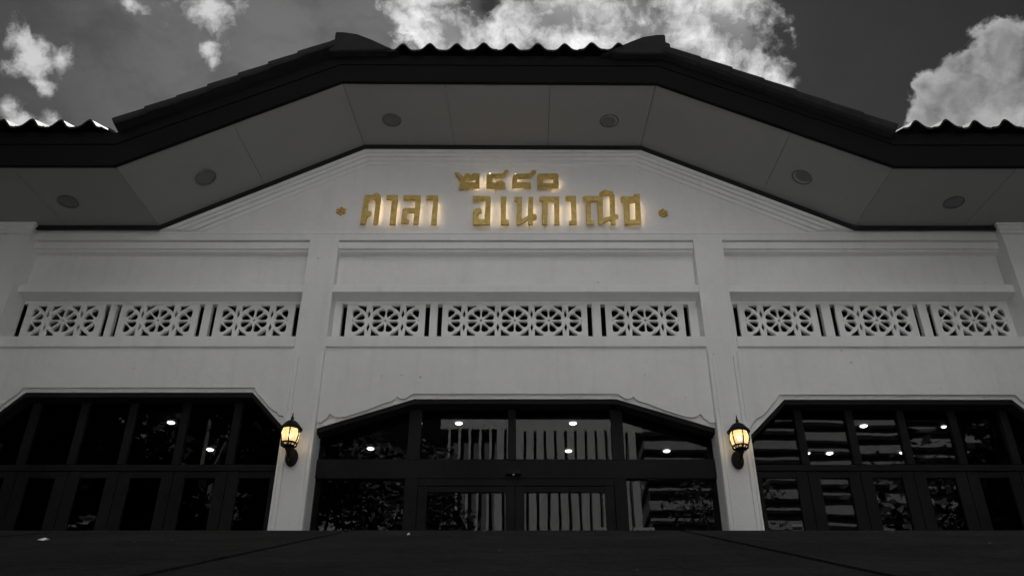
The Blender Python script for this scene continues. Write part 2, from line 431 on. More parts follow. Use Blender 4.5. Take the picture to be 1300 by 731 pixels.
# ================================================================ THE HALL
hall = thing('assembly_hall', "white plastered hall with gold lettering, pierced screens and dark tiled roof", 'building', (0, 0, 0))
WALL = [(-6.6, 5.95), (-3.71, 5.95), (-1.668, 7.045), (1.377, 7.030), (3.52, 5.945), (6.6, 5.945)]
FASC = [(-6.8, 5.95), (-3.82, 5.95), (-1.766, 7.043), (1.421, 7.020), (3.60, 5.940), (6.8, 5.940)]
FTOP = [(-6.8, 6.335), (-3.885, 6.335), (-1.815, 7.385), (1.475, 7.365), (3.675, 6.325), (6.8, 6.325)]
E = 0.28   # wall thickness
# gable wall with sign
bm = bmesh.new(); prism(bm, [(-6.6, 5.83)] + [(x, z + 0.06) for x, z in WALL] + [(6.6, 5.83)], 0.0, E)
obj('gable_wall', bm, 'plaster', hall)
def inset(profile, d0, d1):
    """offset the raised middle of the wall profile inwards (down) by d0 and d1, cut at z=5.945"""
    def off(d):
        sl = math.atan2(7.045 - 5.95, 3.71 - 1.668); s, c, t = math.sin(sl), math.cos(sl), math.tan(sl)
        sr = math.atan2(7.03 - 5.945, 3.52 - 1.377); s2, c2, t2 = math.sin(sr), math.cos(sr), math.tan(sr)
        zt = 7.04 - d
        pl = lambda x: 5.95 + (x + 3.71) * t - d / c
        pr = lambda x: 5.945 + (3.52 - x) * t2 - d / c2
        zb = 5.935
        xl = -3.71 + (zb - 5.95 + d / c) / t; xr = 3.52 - (zb - 5.945 + d / c2) / t2
        xlt = -3.71 + (zt - 5.95 + d / c) / t; xrt = 3.52 - (zt - 5.945 + d / c2) / t2
        return [(xl, zb), (xlt, zt), (xrt, zt), (xr, zb)]
    return off(d1), off(d0)
for d0, d1, pr in ((0.0, 0.080, 0.070), (0.084, 0.118, 0.050), (0.122, 0.168, 0.030), (0.171, 0.215, 0.013)):
    lo, up = inset(None, d0, d1)
    bm = bmesh.new(); strip(bm, lo, up, -pr, 0.0); obj('gable_moulding', bm, 'trim', hall)
boxo('string_course', -5.03, 5.03, -0.006, 0.0, 5.905, 5.930, 'trim', hall, 0.004)
# black strip painted in for the shadow gap where wall meets soffit
bm = bmesh.new(); strip(bm, [(x, z - 0.042) for x, z in WALL], [(x, z + 0.012) for x, z in WALL], -0.095, -0.0705); obj('eave_shadow_strip', bm, 'gap', hall)
# pillars
for cx in (-2.0, 2.0):
    p = boxo('pillar', cx - 0.152, cx + 0.152, -0.003, E, FLOOR, 5.83, 'plaster', hall, 0.006)
    for s in (-1, 1):
        for k, (o0, o1, pr) in enumerate(((0.150, 0.128, 0.034), (0.128, 0.112, 0.022), (0.112, 0.090, 0.030))):
            xa, xb = sorted((cx + s * o0, cx + s * o1))
            boxo('edge_moulding', xa, xb, -pr, -0.008, FLOOR, 4.50 - 0.02 * k, 'trim', p, 0.003)
for s in (-1, 1):
    xa, xb = sorted((s * 5.03, s * 5.40))
    p = boxo('pillar', xa, xb, -0.10, E, FLOOR, 5.99, 'plaster', hall, 0.006)
    for z0, z1, pr in ((5.83, 5.87, 0.125), (5.87, 5.92, 0.14), (5.92, 5.985, 0.155)):
        boxo('capital_moulding', xa - (pr - 0.10), xb + (pr - 0.10), -pr, -0.10, z0, z1, 'trim', p, 0.004)
    xa, xb = sorted((s * 5.40, s * 6.6))
    boxo('outer_wall', xa, xb, 0.0, E, FLOOR, 5.83, 'plaster', hall)
BAYS = ((-5.03, -2.152), (-1.848, 1.848), (2.152, 5.03))
for x0, x1 in BAYS:
    # recessed upper panel with stepped moulding at its head
    boxo('upper_panel', x0, x1, 0.13, E - 0.004, 5.285, 5.83, 'plaster', hall)
    boxo('panel_moulding', x0, x1, 0.022, 0.130, 5.738, 5.820, 'trim', hall, 0.004)
    boxo('panel_moulding', x0, x1, 0.050, 0.130, 5.716, 5.737, 'trim', hall, 0.003)
    boxo('upper_beam', x0, x1, 0.002, E, 5.195, 5.275, 'trim', hall, 0.005)
    boxo('upper_beam_fillet', x0, x1, 0.030, E, 5.275, 5.300, 'trim', hall, 0.004)
    boxo('sill_beam', x0, x1, -0.016, E, 4.565, 4.675, 'trim', hall, 0.005)
    # near-black sheet, the attic's darkness painted in behind the pierced screens
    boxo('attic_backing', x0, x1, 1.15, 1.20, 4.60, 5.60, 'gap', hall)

# pierced screens ---------------------------------------------------------
LZ0, LZ1 = 4.79, 5.165
ZC = (LZ0 + LZ1) / 2 - 0.002
PIT = 0.343
def arc(cx, cz, r, a0, a1, n):
    return [(cx + r * math.cos(R(a0 + (a1 - a0) * i / n)), cz + r * math.sin(R(a0 + (a1 - a0) * i / n))) for i in range(n + 1)]
def petal(cx, cz, ang):
    pts = []
    r0, r1 = 0.036, 0.138
    for t, hw in ((0.0, 0.0), (0.25, 0.017), (0.55, 0.031), (0.78, 0.036), (0.93, 0.027), (1.0, 0.010)):
        pts.append((r0 + (r1 - r0) * t, hw))
    lp = [(r, h) for r, h in pts] + [(r, -h) for r, h in reversed(pts[1:])]
    c, s = math.cos(R(ang)), math.sin(R(ang))
    return [(cx + r * c - h * s, cz + r * s + h * c) for r, h in lp]
def screen_mesh(w, full):
    """w: width of the panel, full: number of whole flowers, a half flower at each end"""
    outer = [(-w / 2, LZ0 - ZC), (w / 2, LZ0 - ZC), (w / 2, LZ1 - ZC), (-w / 2, LZ1 - ZC)]
    holes = []
    n = full + 2
    xs = [(i - (n - 1) / 2) * PIT for i in range(n)]
    lim = xs[-1]
    H = (LZ1 - LZ0) / 2
    for i, x in enumerate(xs):
        end = i in (0, n - 1)
        sgn = 1 if i == 0 else -1
        for k in range(8):
            a = 22.5 + 45 * k
            if end and sgn * math.cos(R(a)) < 0: continue
            holes.append(petal(x, 0, a))
        if not end: holes.append(arc(x, 0, 0.013, 0, 324, 9))
        else: holes.append([(x + sgn * (0.004 + q), z) for q, z in ((0, -0.010), (0.010, -0.005), (0.010, 0.005), (0, 0.010))])
        # slivers between ring and the panel's edge
        rr = 0.166
        for sx in (-1, 1):
            if end and sx != sgn: continue
            for sz in (-1, 1):
                e = H - 0.012
                pts = [(x + sx * 0.050, sz * e)]
                pts += [(x + sx * 0.142, sz * e)]
                pts += [(x + sx * rr * math.sin(R(t)), sz * min(e - 0.002, rr * math.cos(R(t)))) for t in (56, 48, 40, 32, 24)]
                holes.append(pts)
        if i < n - 1:                        # lens-shaped gaps between neighbouring rings
            xm = x + PIT / 2
            for sz in (-1, 1):
                holes.append([(xm, sz * 0.028), (xm + 0.016, sz * 0.074), (xm + 0.008, sz * 0.102), (xm, sz * 0.128), (xm - 0.008, sz * 0.102), (xm - 0.016, sz * 0.074)])
    return curve_mesh(outer, holes, 0.045, 0.004, 1)
SM = {1: screen_mesh(0.800, 1), 3: screen_mesh(1.475, 3)}
def screen_row(x0, x1, panels):
    """panels: list of (centre x, whole flowers)"""
    boxo('screen_rail', x0, x1, 0.192, 0.262, LZ1 + 0.0005, 5.195, 'trim', hall)
    boxo('screen_rail', x0, x1, 0.192, 0.262, 4.675, LZ0 - 0.0005, 'trim', hall)
    edges = []
    for cx, n in panels:
        place_mesh('pierced_screen', SM[n], 'trim', hall, (cx, 0.2165, ZC))
        hw = 0.400 if n == 1 else 0.7375
        edges.append((cx - hw, cx + hw))
    SL = 0.048
    boxo('screen_post', x0, edges[0][0] - SL, 0.192, 0.262, LZ0, LZ1, 'trim', hall)
    boxo('screen_post', edges[-1][1] + SL, x1, 0.192, 0.262, LZ0, LZ1, 'trim', hall)
    for a, b in zip(edges, edges[1:]):
        boxo('screen_post', a[1] + SL, b[0] - SL, 0.192, 0.262, LZ0, LZ1, 'trim', hall, 0.004)
screen_row(-1.848, 1.848, [(-1.323, 1), (-0.012, 3), (1.311, 1)])
screen_row(-5.03, -2.152, [(-4.590, 1), (-3.630, 1), (-2.655, 1)])
screen_row(2.152, 5.03, [(2.665, 1), (3.655, 1), (4.640, 1)])

# lower panels with eight-sided openings and carved trim ---------------------
def mirror(pts, c): return [(2 * c - x, z) for x, z in reversed(pts)]
CT = [(-1.844, 3.79), (-1.807, 3.781), (-1.784, 3.806), (-1.755, 3.828), (-1.745, 3.859), (-1.728, 3.869), (-1.703, 3.845), (-1.661, 3.834), (-1.598, 3.838), (-1.52, 3.864), (-1.388, 3.910), (-1.257, 3.970), (-1.168, 3.999), (-1.138, 4.022), (-1.122, 4.047), (-1.088, 4.024), (-1.047, 4.019), (-0.972, 4.075)]
CI = [(-1.844, 3.742), (-0.961, 4.036)]
LT = [(-2.476, 4.140), (-2.468, 4.112), (-2.439, 4.070), (-2.403, 4.040), (-2.359, 3.990), (-2.315, 3.941), (-2.264, 3.901), (-2.226, 3.882), (-2.212, 3.852), (-2.154, 3.846)]
LI = [(-2.499, 4.105), (-2.154, 3.742)]
RT = [(2.154, 3.700), (2.167, 3.736), (2.204, 3.779), (2.232, 3.818), (2.3, 3.852), (2.352, 3.901), (2.407, 3.966), (2.449, 4.005), (2.473, 4.045), (2.49, 4.066)]
RI = [(2.154, 3.654), (2.536, 4.031)]
def bay_front(x0, x1, outer, inner, shape):
    """plaster panel whose lower edge is carved (outer curve) over a set-back plain band that ends at the opening (inner)"""
    me = curve_mesh([(x0, 4.5645), (x0, outer[0][1])] + outer + [(x1, outer[-1][1]), (x1, 4.5645)], [], 0.024, 0.003, 1)
    place_mesh('lower_panel', me, 'plaster', hall, (0, 0.028, 0))
    full = [p for k, p in enumerate([(x0, inner[0][1])] + inner + [(x1, inner[-1][1])])]
    bm = bmesh.new(); strip(bm, full, [(x, z + 0.30) for x, z in full], 0.0475, 0.060)
    obj('arch_band', bm, 'trim', hall)
    lo = [(x, z - 0.045) for x, z in full]
    bm = bmesh.new(); strip(bm, lo, [(x, z + 0.20) for x, z in full], 0.062, 0.200)
    obj('window_head', bm, 'frame', hall)
bay_front(-1.848, 1.848, CT + [(2 * -0.006 - x, z) for x, z in reversed(CT[1:])], [CI[0], (-0.961, 4.036), (0.949, 4.036), (1.844, 3.742)], 0)
bay_front(-5.03, -2.152, [(2 * -3.577 - x, z) for x, z in reversed(LT)] + LT, [(-5.0, 3.742), (-4.655, 4.105)] + LI, 0)
bay_front(2.152, 5.03, RT + [(2 * 3.600 - x, z) for x, z in reversed(RT)], RI + [(4.690, 4.031), (5.02, 3.654)], 0)
# windows and doors ------------------------------------------------------------
GY = 0.245      # glass plane
def pane(parent, x0, x1, z0, z1, tilt=(0, 0)):
    bm = bmesh.new(); cx, cz = (x0 + x1) / 2, (z0 + z1) / 2
    box(bm, x0 - cx, x1 - cx, -0.003, 0.003, z0 - cz, z1 - cz)
    o = obj('pane', bm, 'glass', parent); o.location = (cx, GY, cz)
    o.rotation_euler = (R(tilt[0]), 0, R(tilt[1])); return o
rp = random.Random(11)
def rt(a=0.25): return (rp.uniform(-a, a), rp.uniform(-a, a))
# centre bay
wc = boxo('window_frame', -1.848, 1.848, 0.205, 0.285, 3.312, 3.486, 'frame', hall, 0.006)
for xa, xb in ((-1.015, -0.897), (-0.075, 0.0), (0.90, 1.012)):
    boxo('mullion', xa, xb, 0.200, 0.285, 3.486, 4.30, 'frame', wc, 0.006)
for xa, xb in ((-1.015, -0.897), (0.90, 1.012)):
    boxo('mullion', xa, xb, 0.200, 0.285, FLOOR, 3.312, 'frame', wc, 0.006)
for xa, xb in ((-1.848, -1.015), (-0.897, -0.075), (0.0, 0.90), (1.012, 1.848)):
    pane(wc, xa, xb, 3.486, 4.30, rt(0.12))
    boxo('glazing_bead', xa, xb, 0.212, 0.236, 3.486, 3.500, 'frame', wc, 0.003)
boxo('track_housing', -0.897, 0.90, 0.212, 0.270, 3.245, 3.312, 'frame', wc, 0.004)
for xa, xb in ((-1.848, -1.015), (1.012, 1.848)):
    pane(wc, xa, xb, FLOOR + 0.12, 3.312, rt(0.12))
    boxo('bottom_rail', xa, xb, 0.205, 0.285, FLOOR, FLOOR + 0.12, 'frame', wc, 0.004)
def door(x0, x1, z1, stile, top, bottom, handle, tilt):
    dr = bmesh.new()
    box(dr, x0, x0 + stile, 0.218, 0.268, FLOOR + 0.01, z1, 0.004)
    box(dr, x1 - stile, x1, 0.218, 0.268, FLOOR + 0.01, z1, 0.004)
    box(dr, x0 + stile, x1 - stile, 0.222, 0.264, z1 - top, z1 - 0.002, 0.003)
    box(dr, x0 + stile, x1 - stile, 0.222, 0.264, FLOOR + 0.012, FLOOR + 0.01 + bottom, 0.003)
    d_ = obj('door', dr, 'frame', hall)
    pane(d_, x0 + stile, x1 - stile, FLOOR + 0.01 + bottom, z1 - top, tilt)
    bm = bmesh.new(); hx = handle
    tube(bm, [(hx, 0.218, 2.0), (hx, 0.165, 2.0), (hx, 0.165, 2.5), (hx, 0.218, 2.5)], 0.012)
    obj('handle', bm, 'iron', d_, True)
    return d_
door(-0.895, -0.010, 3.243, 0.085, 0.055, 0.14, -0.052, rt(0.1))
door(-0.008, 0.898, 3.243, 0.085, 0.055, 0.14, 0.034, rt(0.1))
# side bays: six lights over six leaves
def side_bay(x0, x1, xs, zt):
    w = boxo('window_frame', x0, x1, 0.205, 0.285, 3.385, 3.445, 'frame', hall, 0.006)
    e = [x0] + xs + [x1]
    for x in xs:
        boxo('mullion', x - 0.036, x + 0.036, 0.200, 0.285, 3.445, 4.30, 'frame', w, 0.006)
    for i in range(len(e) - 1):
        a = e[i] + (0.036 if i else 0); b = e[i + 1] - (0.036 if i < len(e) - 2 else 0)
        pane(w, a, b, 3.445, 4.30, (0.30 * math.sin(i * 2.1), 0.5 * math.sin(i * 1.7 + 1)))
        door(e[i] + 0.003, e[i + 1] - 0.003, 3.383, 0.105, 0.06, 0.16, (e[i + 1] - 0.05) if i % 2 == 0 else (e[i] + 0.05), (0.3 * math.sin(i * 2.9 + 1), 0.4 * math.sin(i * 1.3)))
side_bay(2.152, 5.03, [2.690, 3.175, 3.665, 4.155, 4.650], 4.03)
side_bay(-5.03, -2.152, [-4.600, -4.130, -3.660, -3.155, -2.660], 4.10)

# interior shell ---------------------------------------------------------------
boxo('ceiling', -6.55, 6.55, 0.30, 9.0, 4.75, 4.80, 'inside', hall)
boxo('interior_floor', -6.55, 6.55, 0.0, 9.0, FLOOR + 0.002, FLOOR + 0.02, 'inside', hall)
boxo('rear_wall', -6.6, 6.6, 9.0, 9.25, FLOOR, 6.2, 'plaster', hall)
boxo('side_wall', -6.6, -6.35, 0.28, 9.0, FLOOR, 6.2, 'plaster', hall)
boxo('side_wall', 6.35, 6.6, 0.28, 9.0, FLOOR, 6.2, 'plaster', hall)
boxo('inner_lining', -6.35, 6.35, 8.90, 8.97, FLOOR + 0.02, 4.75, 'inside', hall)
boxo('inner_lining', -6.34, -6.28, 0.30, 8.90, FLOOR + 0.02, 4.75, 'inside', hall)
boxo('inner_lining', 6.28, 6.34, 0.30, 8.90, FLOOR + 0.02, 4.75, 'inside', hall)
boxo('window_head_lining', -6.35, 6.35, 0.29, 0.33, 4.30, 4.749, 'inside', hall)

# soffit -------------------------------------------------------------------------
def lerp(a, b, t): return a + (b - a) * t
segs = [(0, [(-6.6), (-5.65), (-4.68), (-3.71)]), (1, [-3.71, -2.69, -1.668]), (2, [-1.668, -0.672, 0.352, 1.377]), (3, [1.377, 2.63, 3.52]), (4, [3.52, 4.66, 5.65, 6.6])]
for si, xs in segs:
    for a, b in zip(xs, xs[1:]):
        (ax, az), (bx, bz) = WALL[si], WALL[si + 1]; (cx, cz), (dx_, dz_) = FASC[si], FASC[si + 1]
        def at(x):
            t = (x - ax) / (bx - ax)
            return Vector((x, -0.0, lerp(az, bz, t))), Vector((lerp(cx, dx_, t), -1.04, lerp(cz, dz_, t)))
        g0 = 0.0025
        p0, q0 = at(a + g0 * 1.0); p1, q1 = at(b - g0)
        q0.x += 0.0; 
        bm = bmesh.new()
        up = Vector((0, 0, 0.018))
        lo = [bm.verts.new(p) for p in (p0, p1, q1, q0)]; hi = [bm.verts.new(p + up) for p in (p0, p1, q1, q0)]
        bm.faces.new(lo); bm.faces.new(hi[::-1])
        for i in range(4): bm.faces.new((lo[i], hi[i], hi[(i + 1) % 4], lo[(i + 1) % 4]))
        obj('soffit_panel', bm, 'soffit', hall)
bm = bmesh.new()
for i in range(5):
    A = [(WALL[i][0], 0.0, WALL[i][1] + 0.022), (WALL[i + 1][0], 0.0, WALL[i + 1][1] + 0.022), (FASC[i + 1][0], -1.04, FASC[i + 1][1] + 0.022), (FASC[i][0], -1.04, FASC[i][1] + 0.022)]
    lo = [bm.verts.new(p) for p in A]; hi = [bm.verts.new((p[0], p[1], p[2] + 0.03)) for p in A]
    bm.faces.new(lo); bm.faces.new(hi[::-1])
    for k in range(4): bm.faces.new((lo[k], hi[k], hi[(k + 1) % 4], lo[(k + 1) % 4]))
obj('soffit_backing', bm, 'gap', hall)

# roof ----------------------------------------------------------------------------
roof = bpy.data.objects.new('roof', None); COL.objects.link(roof); roof.parent = hall
def mids(a, b, t): return [(lerp(p[0], q[0], t), lerp(p[1], q[1], t)) for p, q in zip(a, b)]
dn = [(x, z - 0.012) for x, z in FASC]
bm = bmesh.new(); strip(bm, dn, mids(FASC, FTOP, 0.62), -1.085, -1.042); obj('fascia_board', bm, 'fascia', roof)
bm = bmesh.new(); strip(bm, mids(FASC, FTOP, 0.63), FTOP, -1.094, -1.042); obj('fascia_board', bm, 'fascia', roof)

TP = 0.278; SLOPE = 0.54
def wave(u):                                   # u in pitches from the crest
    c = 0.5 + 0.5 * math.cos(2 * math.pi * u)
    return 0.098 * c ** 2.1
def tile_mesh(length=0.42, n=12):
    bm = bmesh.new(); th = 0.014
    rows = []
    for y, dz_ in ((0.0, 0.0), (0.012, 0.004), (length, SLOPE * length)):
        top = [bm.verts.new(((k / n - 0.5) * TP, y, wave(k / n - 0.5) + dz_ + th)) for k in range(n + 1)]
        bot = [bm.verts.new(((k / n - 0.5) * TP, y, wave(k / n - 0.5) + dz_ - (0.010 if y == 0 else 0))) for k in range(n + 1)]
        rows.append((top, bot))
    for (t0, b0), (t1, b1) in zip(rows, rows[1:]):
        for k in range(n):
            bm.faces.new((t0[k], t0[k + 1], t1[k + 1], t1[k])); bm.faces.new((b0[k + 1], b0[k], b1[k], b1[k + 1]))
    t0, b0 = rows[0]
    for k in range(n): bm.faces.new((b0[k], b0[k + 1], t0[k + 1], t0[k]))
    bmesh.ops.recalc_face_normals(bm, faces=bm.faces)
    me = bpy.data.meshes.new('roof_tile'); bm.to_mesh(me); bm.free(); me.materials.append(M['tile'])
    for p in me.polygons: p.use_smooth = abs(p.normal.y) < 0.95
    return me
tme = tile_mesh()
rt_ = random.Random(5)
def eave_tile(x, z):
    o = link('roof_tile', tme, roof)
    o.location = (x, -1.165 + rt_.uniform(-0.008, 0.008), z + rt_.uniform(-0.003, 0.003))
    o.rotation_euler = (rt_.uniform(-0.010, 0.010), rt_.uniform(-0.010, 0.010), rt_.uniform(-0.006, 0.006))
crest_c = [-1.722 + 0.2782 * k for k in range(12)]
for x in crest_c: eave_tile(x, 7.385)
crest_l = [-4.142 - 0.279 * k for k in range(9)]
crest_r = [3.885 + 0.287 * k for k in range(10)]
for x in crest_l: eave_tile(x, 6.338)
for x in crest_r: eave_tile(x, 6.330)
def field(name, cols, y0, yend, z0):
    """upper courses of a tiled slope: corrugated columns, each course stepped over the one below"""
    bm = bmesh.new(); n = 8; L = 0.36
    for x in cols:
        ye = yend(x); y = y0; z = z0 + SLOPE * (y0 + 1.165)
        while y < ye - 0.05:
            y2 = min(y + L, ye)
            a = [bm.verts.new((x + (k / n - 0.5) * TP * 1.03, y, z + wave(k / n - 0.5) + 0.030)) for k in range(n + 1)]
            b = [bm.verts.new((x + (k / n - 0.5) * TP * 1.03, y2 + 0.04, z + SLOPE * (y2 + 0.04 - y) + wave(k / n - 0.5) + 0.012)) for k in range(n + 1)]
            c = [bm.verts.new((v.co.x, v.co.y, v.co.z - 0.022)) for v in a]
            for k in range(n):
                bm.faces.new((a[k], a[k + 1], b[k + 1], b[k])); bm.faces.new((c[k], c[k + 1], a[k + 1], a[k]))
            z += SLOPE * (y2 - y); y = y2
    o = obj(name, bm, 'tile', roof, True); o['kind'] = 'stuff'; return o
XC = -0.17
field('upper_tiles', crest_c, -0.80, lambda x: -1.165 + 1.70 * max(0.0, 1 - abs(x - XC) / 1.72), 7.385)
field('upper_tiles', crest_l + [-3.863], -0.80, lambda x: 4.5, 6.338)
field('upper_tiles', crest_r + [3.60], -0.80, lambda x: 4.5, 6.330)
# side planes of the raised gable and rear slopes
def sheet(name, pts, mat='tile', th=0.05):
    bm = bmesh.new()
    a = [bm.verts.new(p) for p in pts]; b = [bm.verts.new((p[0], p[1], p[2] - th)) for p in pts]
    bm.faces.new(a); bm.faces.new(b[::-1])
    n = len(pts)
    for i in range(n): bm.faces.new((a[i], b[i], b[(i + 1) % n], a[(i + 1) % n]))
    return obj(name, bm, mat, roof)
ZR = 7.42 + 1.72 * 0.535
sheet('gable_slope', [(-3.88, -1.0, 6.36), (-1.86, -1.0, 7.43), (XC, 0.60, ZR), (XC, 5.5, ZR), (-3.88, 5.5, 6.36)])
sheet('gable_slope', [(3.66, -1.0, 6.34), (3.66, 5.5, 6.34), (XC, 5.5, ZR), (XC, 0.60, ZR), (1.52, -1.0, 7.41)])
sheet('rear_slope', [(-6.8, 4.5, 9.35), (6.8, 4.5, 9.35), (6.8, 9.9, 6.4), (-6.8, 9.9, 6.4)])
sheet('under_slope', [(-6.8, -0.95, 6.36), (-3.9, -0.95, 6.36), (-3.9, 4.5, 9.28), (-6.8, 4.5, 9.28)], 'gap')
sheet('under_slope', [(3.68, -0.95, 6.36), (6.8, -0.95, 6.36), (6.8, 4.5, 9.28), (3.68, 4.5, 9.28)], 'gap')
sheet('under_slope', [(-3.9, 1.0, 7.3), (3.68, 1.0, 7.3), (3.68, 4.5, 9.28), (-3.9, 4.5, 9.28)], 'gap')
for x in (-6.7, 6.6):
    bm = bmesh.new(); A = [(-1.0, 5.96), (-0.95, 6.30), (4.5, 9.22), (9.8, 6.34), (9.8, 5.96)]
    a = [bm.verts.new((x, y, z)) for y, z in A]; b = [bm.verts.new((x + 0.1, y, z)) for y, z in A]
    bm.faces.new(a); bm.faces.new(b[::-1])
    for i in range(5): bm.faces.new((a[i], b[i], b[(i + 1) % 5], a[(i + 1) % 5]))
    obj('end_gable', bm, 'plaster', roof)
# verge caps down both slopes of the gable (overlapping half-round tiles)
def verge(p0, p1, n):
    (x0, z0), (x1, z1) = p0, p1
    L = math.hypot(x1 - x0, z1 - z0) / n
    ang = math.atan2(z1 - z0, x1 - x0)
    bm = bmesh.new(); seg = 8; rings = []
    for s, k in ((-0.02, 1.10), (0.0, 1.12), (L * 1.0, 1.0), (L + 0.03, 0.98)):
        r = []
        for i in range(seg + 1):
            a = math.pi * i / seg
            r.append(bm.verts.new((s, -0.135 * k * math.cos(a), 0.085 * k * max(0.0, math.sin(a)) ** 0.45 + 0.012)))
        r += [bm.verts.new((s, 0.125 * k, -0.012)), bm.verts.new((s, -0.125 * k, -0.012))]
        rings.append(r)
    m_ = len(rings[0])
    for a, b in zip(rings, rings[1:]):
        for i in range(m_): bm.faces.new((a[i], a[(i + 1) % m_], b[(i + 1) % m_], b[i]))
    bm.faces.new(rings[0]); bm.faces.new(rings[-1][::-1])
    bmesh.ops.recalc_face_normals(bm, faces=bm.faces)
    me = bpy.data.meshes.new('verge_cap'); bm.to_mesh(me); bm.free(); me.materials.append(M['cap'])
    rr = random.Random(int(abs(x0) * 100))
    for i in range(n):
        o = link('verge_cap', me, roof)
        t = i / n
        o.location = (lerp(x0, x1, t), -1.055 + rr.uniform(-0.004, 0.004), lerp(z0, z1, t) + rr.uniform(-0.003, 0.003))
        o.rotation_euler = (0, -ang, 0)
verge((-3.865, 6.375), (-1.90, 7.43), 7)
verge((3.665, 6.350), (1.56, 7.41), 7)
# hip caps climbing back from the two corners of the raised eave
def hip(px, s):
    """two-tier end block and mortared hip ridge; s=+1 climbs to the right"""
    o_ = Vector((px, -1.12, 7.40))
    dirv = Vector((s * 1.70, 1.66, 0.90)).normalized()
    side = Vector((dirv.y, -dirv.x, 0)).normalized()
    upv = side.cross(dirv) if side.cross(dirv).z > 0 else -side.cross(dirv)
    def solid(name, stations):
        bm = bmesh.new(); rings = []
        for dist, hw, h0, h1 in stations:
            c = o_ + dirv * dist
            prof = [(-hw, h0), (-hw, h0 + (h1 - h0) * 0.6), (-hw * 0.72, h0 + (h1 - h0) * 0.9), (-hw * 0.3, h1), (hw * 0.3, h1), (hw * 0.72, h0 + (h1 - h0) * 0.9), (hw, h0 + (h1 - h0) * 0.6), (hw, h0)]
            rings.append([bm.verts.new(c + side * a + Vector((0, 0, b))) for a, b in prof])
        for a, b in zip(rings, rings[1:]):
            for i in range(8): bm.faces.new((a[i], a[(i + 1) % 8], b[(i + 1) % 8], b[i]))
        bm.faces.new(rings[0]); bm.faces.new(rings[-1][::-1])
        return obj(name, bm, 'cap', roof)
    def slab(name, pts, y0, y1):
        zo = -0.035 if s > 0 else -0.075
        bm = bmesh.new(); prism(bm, [(px + s * x, z + zo) for x, z in pts], y0, y1)
        bmesh.ops.recalc_face_normals(bm, faces=bm.faces)
        bmesh.ops.bevel(bm, geom=[e for e in bm.edges], offset=0.010, segments=2, affect='EDGES')
        return obj(name, bm, 'cap', roof)
    # mortared end block in two tiers, its back sweeping down to the eave tiles
    slab('hip_end_block', [(-0.055, 7.40), (-0.060, 7.555), (0.02, 7.590), (0.24, 7.575), (0.42, 7.50), (0.56, 7.41)], -1.175, -1.00)
    slab('hip_end_cap', [(-0.020, 7.560), (-0.025, 7.712), (0.07, 7.708), (0.20, 7.682), (0.36, 7.600), (0.52, 7.500), (0.66, 7.420)], -1.150, -0.93)
    solid('hip_cap', [(0.78, 0.095, 0.0, 0.115), (1.3, 0.085, 0.0, 0.10)])
    solid('hip_cap', [(1.28, 0.095, 0.0, 0.115), (2.0, 0.085, 0.0, 0.10)])
hip(-1.86, 1); hip(1.53, -1)
bm = bmesh.new(); tube(bm, [(XC, 0.45, ZR + 0.01), (XC, 5.5, ZR + 0.01)], 0.10, 10); obj('main_ridge', bm, 'cap', roof)

